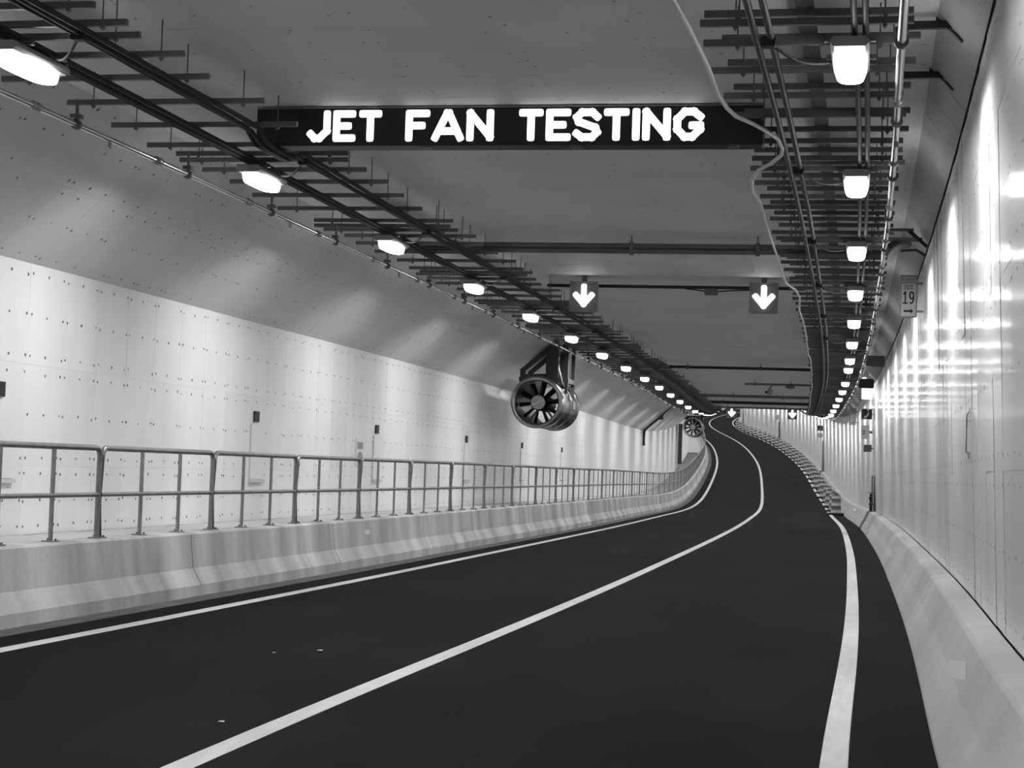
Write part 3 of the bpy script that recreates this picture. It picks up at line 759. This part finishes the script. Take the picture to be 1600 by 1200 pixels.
t = thing('grab_bar', FM(17.35, wr(2.2) - .004, 1.98), 'thin upright handle with a pale top plate on the right wall', 'handle')
b = MB(); b.tube([(0, -.0, .02), (-.03, 0, .05), (-.03, 0, .40), (0, 0, .44)], .009, 6); b.build('rod', 'galv', t)
b = MB(); b.box(-.012, 0, -.07, .07, .34, .46); b.build('top_plate', 'white', t)
b = MB(); b.box(-.012, 0, -.05, .05, -.02, .05); b.build('bottom_plate', 'grey', t)

# emergency stations
def plate(name, s, u0, u1, h0, h1, m, label, cat, th=.05, extra=None):
    t = thing(name, FM(s, (u0 + u1) / 2, h0), label, cat)
    W, H = u1 - u0, h1 - h0
    b = MB(); b.bevbox(-W / 2, W / 2, 0, th, 0, H, min(W, H) * .06); b.build('plate', m, t)
    b = MB(); b.box(W / 2 - .02, W / 2 + .12, th * .3, th * .8, H * .4, H * .6); b.build('wall_bracket', 'galv', t)
    return t
def phone_sign(s, u0, h0, sz, label):
    t = plate('phone_sign', s, u0, u0 + sz, h0, h0 + sz, 'white', label, 'sign')
    b = MB(); b.box(-sz * .44, sz * .44, -.004, 0, sz * .06, sz * .94); face = b.build('face', 'black', t)
    b = MB(); pts = [(.14, .84), (.16, .62), (.06, .36), (-.16, .18)]
    q = [Vector((a * sz, -.012, c * sz)) for a, c in pts]
    b.tube(q, .085 * sz, 8); b.tube([q[0] + Vector((.04 * sz, 0, .04 * sz)), q[0] - Vector((.12 * sz, 0, -.02 * sz))], .10 * sz, 8)
    b.tube([q[-1] + Vector((.03 * sz, 0, -.03 * sz)), q[-1] + Vector((-.05 * sz, 0, .11 * sz))], .10 * sz, 8)
    b.build('handset_symbol', 'retro', face)
phone_sign(66, 1.02, 3.96, .40, 'square black sign with a white telephone handset, nearest station')
plate('station_panel', 66, 1.02, 1.40, 4.70, 5.50, 'lit', 'tall glowing white panel above the nearest telephone sign', 'panel', .12)
t = plate('number_sign', 66, 1.03, 1.32, 3.25, 3.75, 'white', 'white numbered sign below the nearest telephone sign', 'sign')
link('number', text_mesh('2', .22, 'number'), 'black', t, Matrix.Translation((-.05, -.006, .17)) @ FACE)
plate('junction_box', 66, 1.14, 1.42, 2.78, 3.04, 'strut', 'dark square box under the numbered sign on the right wall', 'box', .2)
def niche(s, h0, h1, label):
    t = thing('hydrant_niche', FM(s, WR0 - .06, h0), label, 'niche')
    b = MB(); b.bevbox(-.02, .06, -.75, .75, 0, h1 - h0, .01); b.build('opening', 'fandark', t)
    b = MB(); b.box(-.05, .0, -.8, -.75, 0, h1 - h0); b.box(-.05, .0, .75, .8, 0, h1 - h0); b.box(-.05, .0, -.8, .8, h1 - h0, h1 - h0 + .05); b.build('frame', 'grey', t)
    return t
niche(65.5, .66, 1.9, 'dark hydrant recess in the right wall at the nearest station')
t = thing('hydrant_valve', FM(64.2, 1.38, .65), 'small black hydrant valve standing on the right barrier end', 'valve')
b = MB(); b.tube([(0, 0, -.0), (0, 0, .62)], .05, 8); b.build('standpipe', 'black', t)
b = MB(); b.lathe([(.0, -.14), (.075, -.14), (.075, .0), (0, 0)], 10, Matrix.Translation((0, -.04, .25))); b.lathe([(.0, -.12), (.06, -.12), (.06, .0), (0, 0)], 10, Matrix.Translation((-.02, -.04, .48))); b.build('outlet', 'black', t)
b = MB(); b.lathe([(.10, -.012), (.12, 0), (.10, .012), (.08, 0)], 14, Matrix.Translation((0, 0, .66)) @ Matrix.Rotation(PI / 2, 4, 'X'), closed=True); b.build('hand_wheel', 'black', t)
phone_sign(139, 1.03, 3.70, .42, 'telephone sign at the second station, mid distance on the right wall')
plate('station_plate', 139, 1.03, 1.42, 3.18, 3.52, 'white', 'white plate below the second telephone sign', 'plate')
niche(138.5, .66, 2.9, 'dark recess in the right wall at the second station')
plate('station_plate', 211, 1.04, 1.45, 2.85, 3.42, 'white', 'white plate on the right wall at the third station', 'plate')
niche(210.5, .66, 2.6, 'dark recess in the right wall at the third station')
niche(262.5, .66, 3.6, 'dark recess in the right wall at the farthest station')

# ------------------------------------------------------------------ striped traffic drums
def drum_proto():
    t = thing('traffic_drum', Matrix(), 'x', 'drum')
    n = 18
    b = MB(); b.lathe([(0, 0), (.41, 0), (.41, .06), (.37, .11), (.27, .12), (0, .12)], n, Matrix.Rotation(PI / 2, 4, 'X')); b.v = [(x, y, abs(z)) for x, y, z in b.v]; b.build('base', 'rubber', t)
    hs = [.12, .27, .46, .63, .82, .96]; rs = [.265, .26, .25, .245, .235, .225]
    for k in range(5):
        b = MB(); z0, z1, r0, r1 = hs[k], hs[k + 1], rs[k], rs[k + 1]
        pr = [(r0, z0), (r0 - .012, z0 + .01), (r1 - .004, z1 - .01), (r1, z1)]
        vs = [Vector((r * math.cos(2 * PI * q / n), r * math.sin(2 * PI * q / n), z)) for r, z in pr for q in range(n)]
        b.add(vs, [(i * n + q, i * n + (q + 1) % n, (i + 1) * n + (q + 1) % n, (i + 1) * n + q) for i in range(3) for q in range(n)], True)
        b.build('pale_band' if k % 2 == 0 else 'dark_band', 'reflect' if k % 2 == 0 else 'drum', t)
    b = MB(); vs = [Vector((r * math.cos(2 * PI * q / n), r * math.sin(2 * PI * q / n), z)) for r, z in ((.225, .96), (.20, 1.0)) for q in range(n)]
    b.add(vs, [(q, (q + 1) % n, n + (q + 1) % n, n + q) for q in range(n)] + [tuple(range(n, 2 * n))]); b.box(-.09, .09, -.02, .02, 1.0, 1.06); b.build('lid', 'drum', t)
    return t
dp = drum_proto()
for i in range(30):
    s = 89.9 + 5.95 * i
    o = dp if i == 0 else copy_tree(dp)
    o.matrix_world = FM(s, .66 + random.uniform(-.04, .04), 0.004); o['label'] = 'striped traffic drum, %s from the near end of the line' % ordinal(i)
    o['group'] = 'line of traffic drums'

# ------------------------------------------------------------------ litter on the road
for s, u, l, k in ((15.68, -4.31, 'tiny white paper scrap on the left lane', 1.), (15.3, -4.62, 'tiny grey paper scrap left of the white one on the left lane', .6), (11.2, -3.55, 'tiny pale twig beside the centre line', .8)):
    b = MB(); b.add([Vector((-.05, -.03, 0)), Vector((.0, -.04, .012)), Vector((.06, -.02, .0)), Vector((.05, .03, .015)), Vector((-.01, .04, .0)), Vector((-.05, .02, .008)), Vector((0, 0, .02))],
                    [(0, 1, 6), (1, 2, 6), (2, 3, 6), (3, 4, 6), (4, 5, 6), (5, 0, 6), (5, 4, 3, 2, 1, 0)])
    o = b.build('paper_scrap', 'white'); o.matrix_world = FM(s, u, .002) @ Matrix.Scale(k * .5, 4); tag(o, l, 'litter', 'road litter')
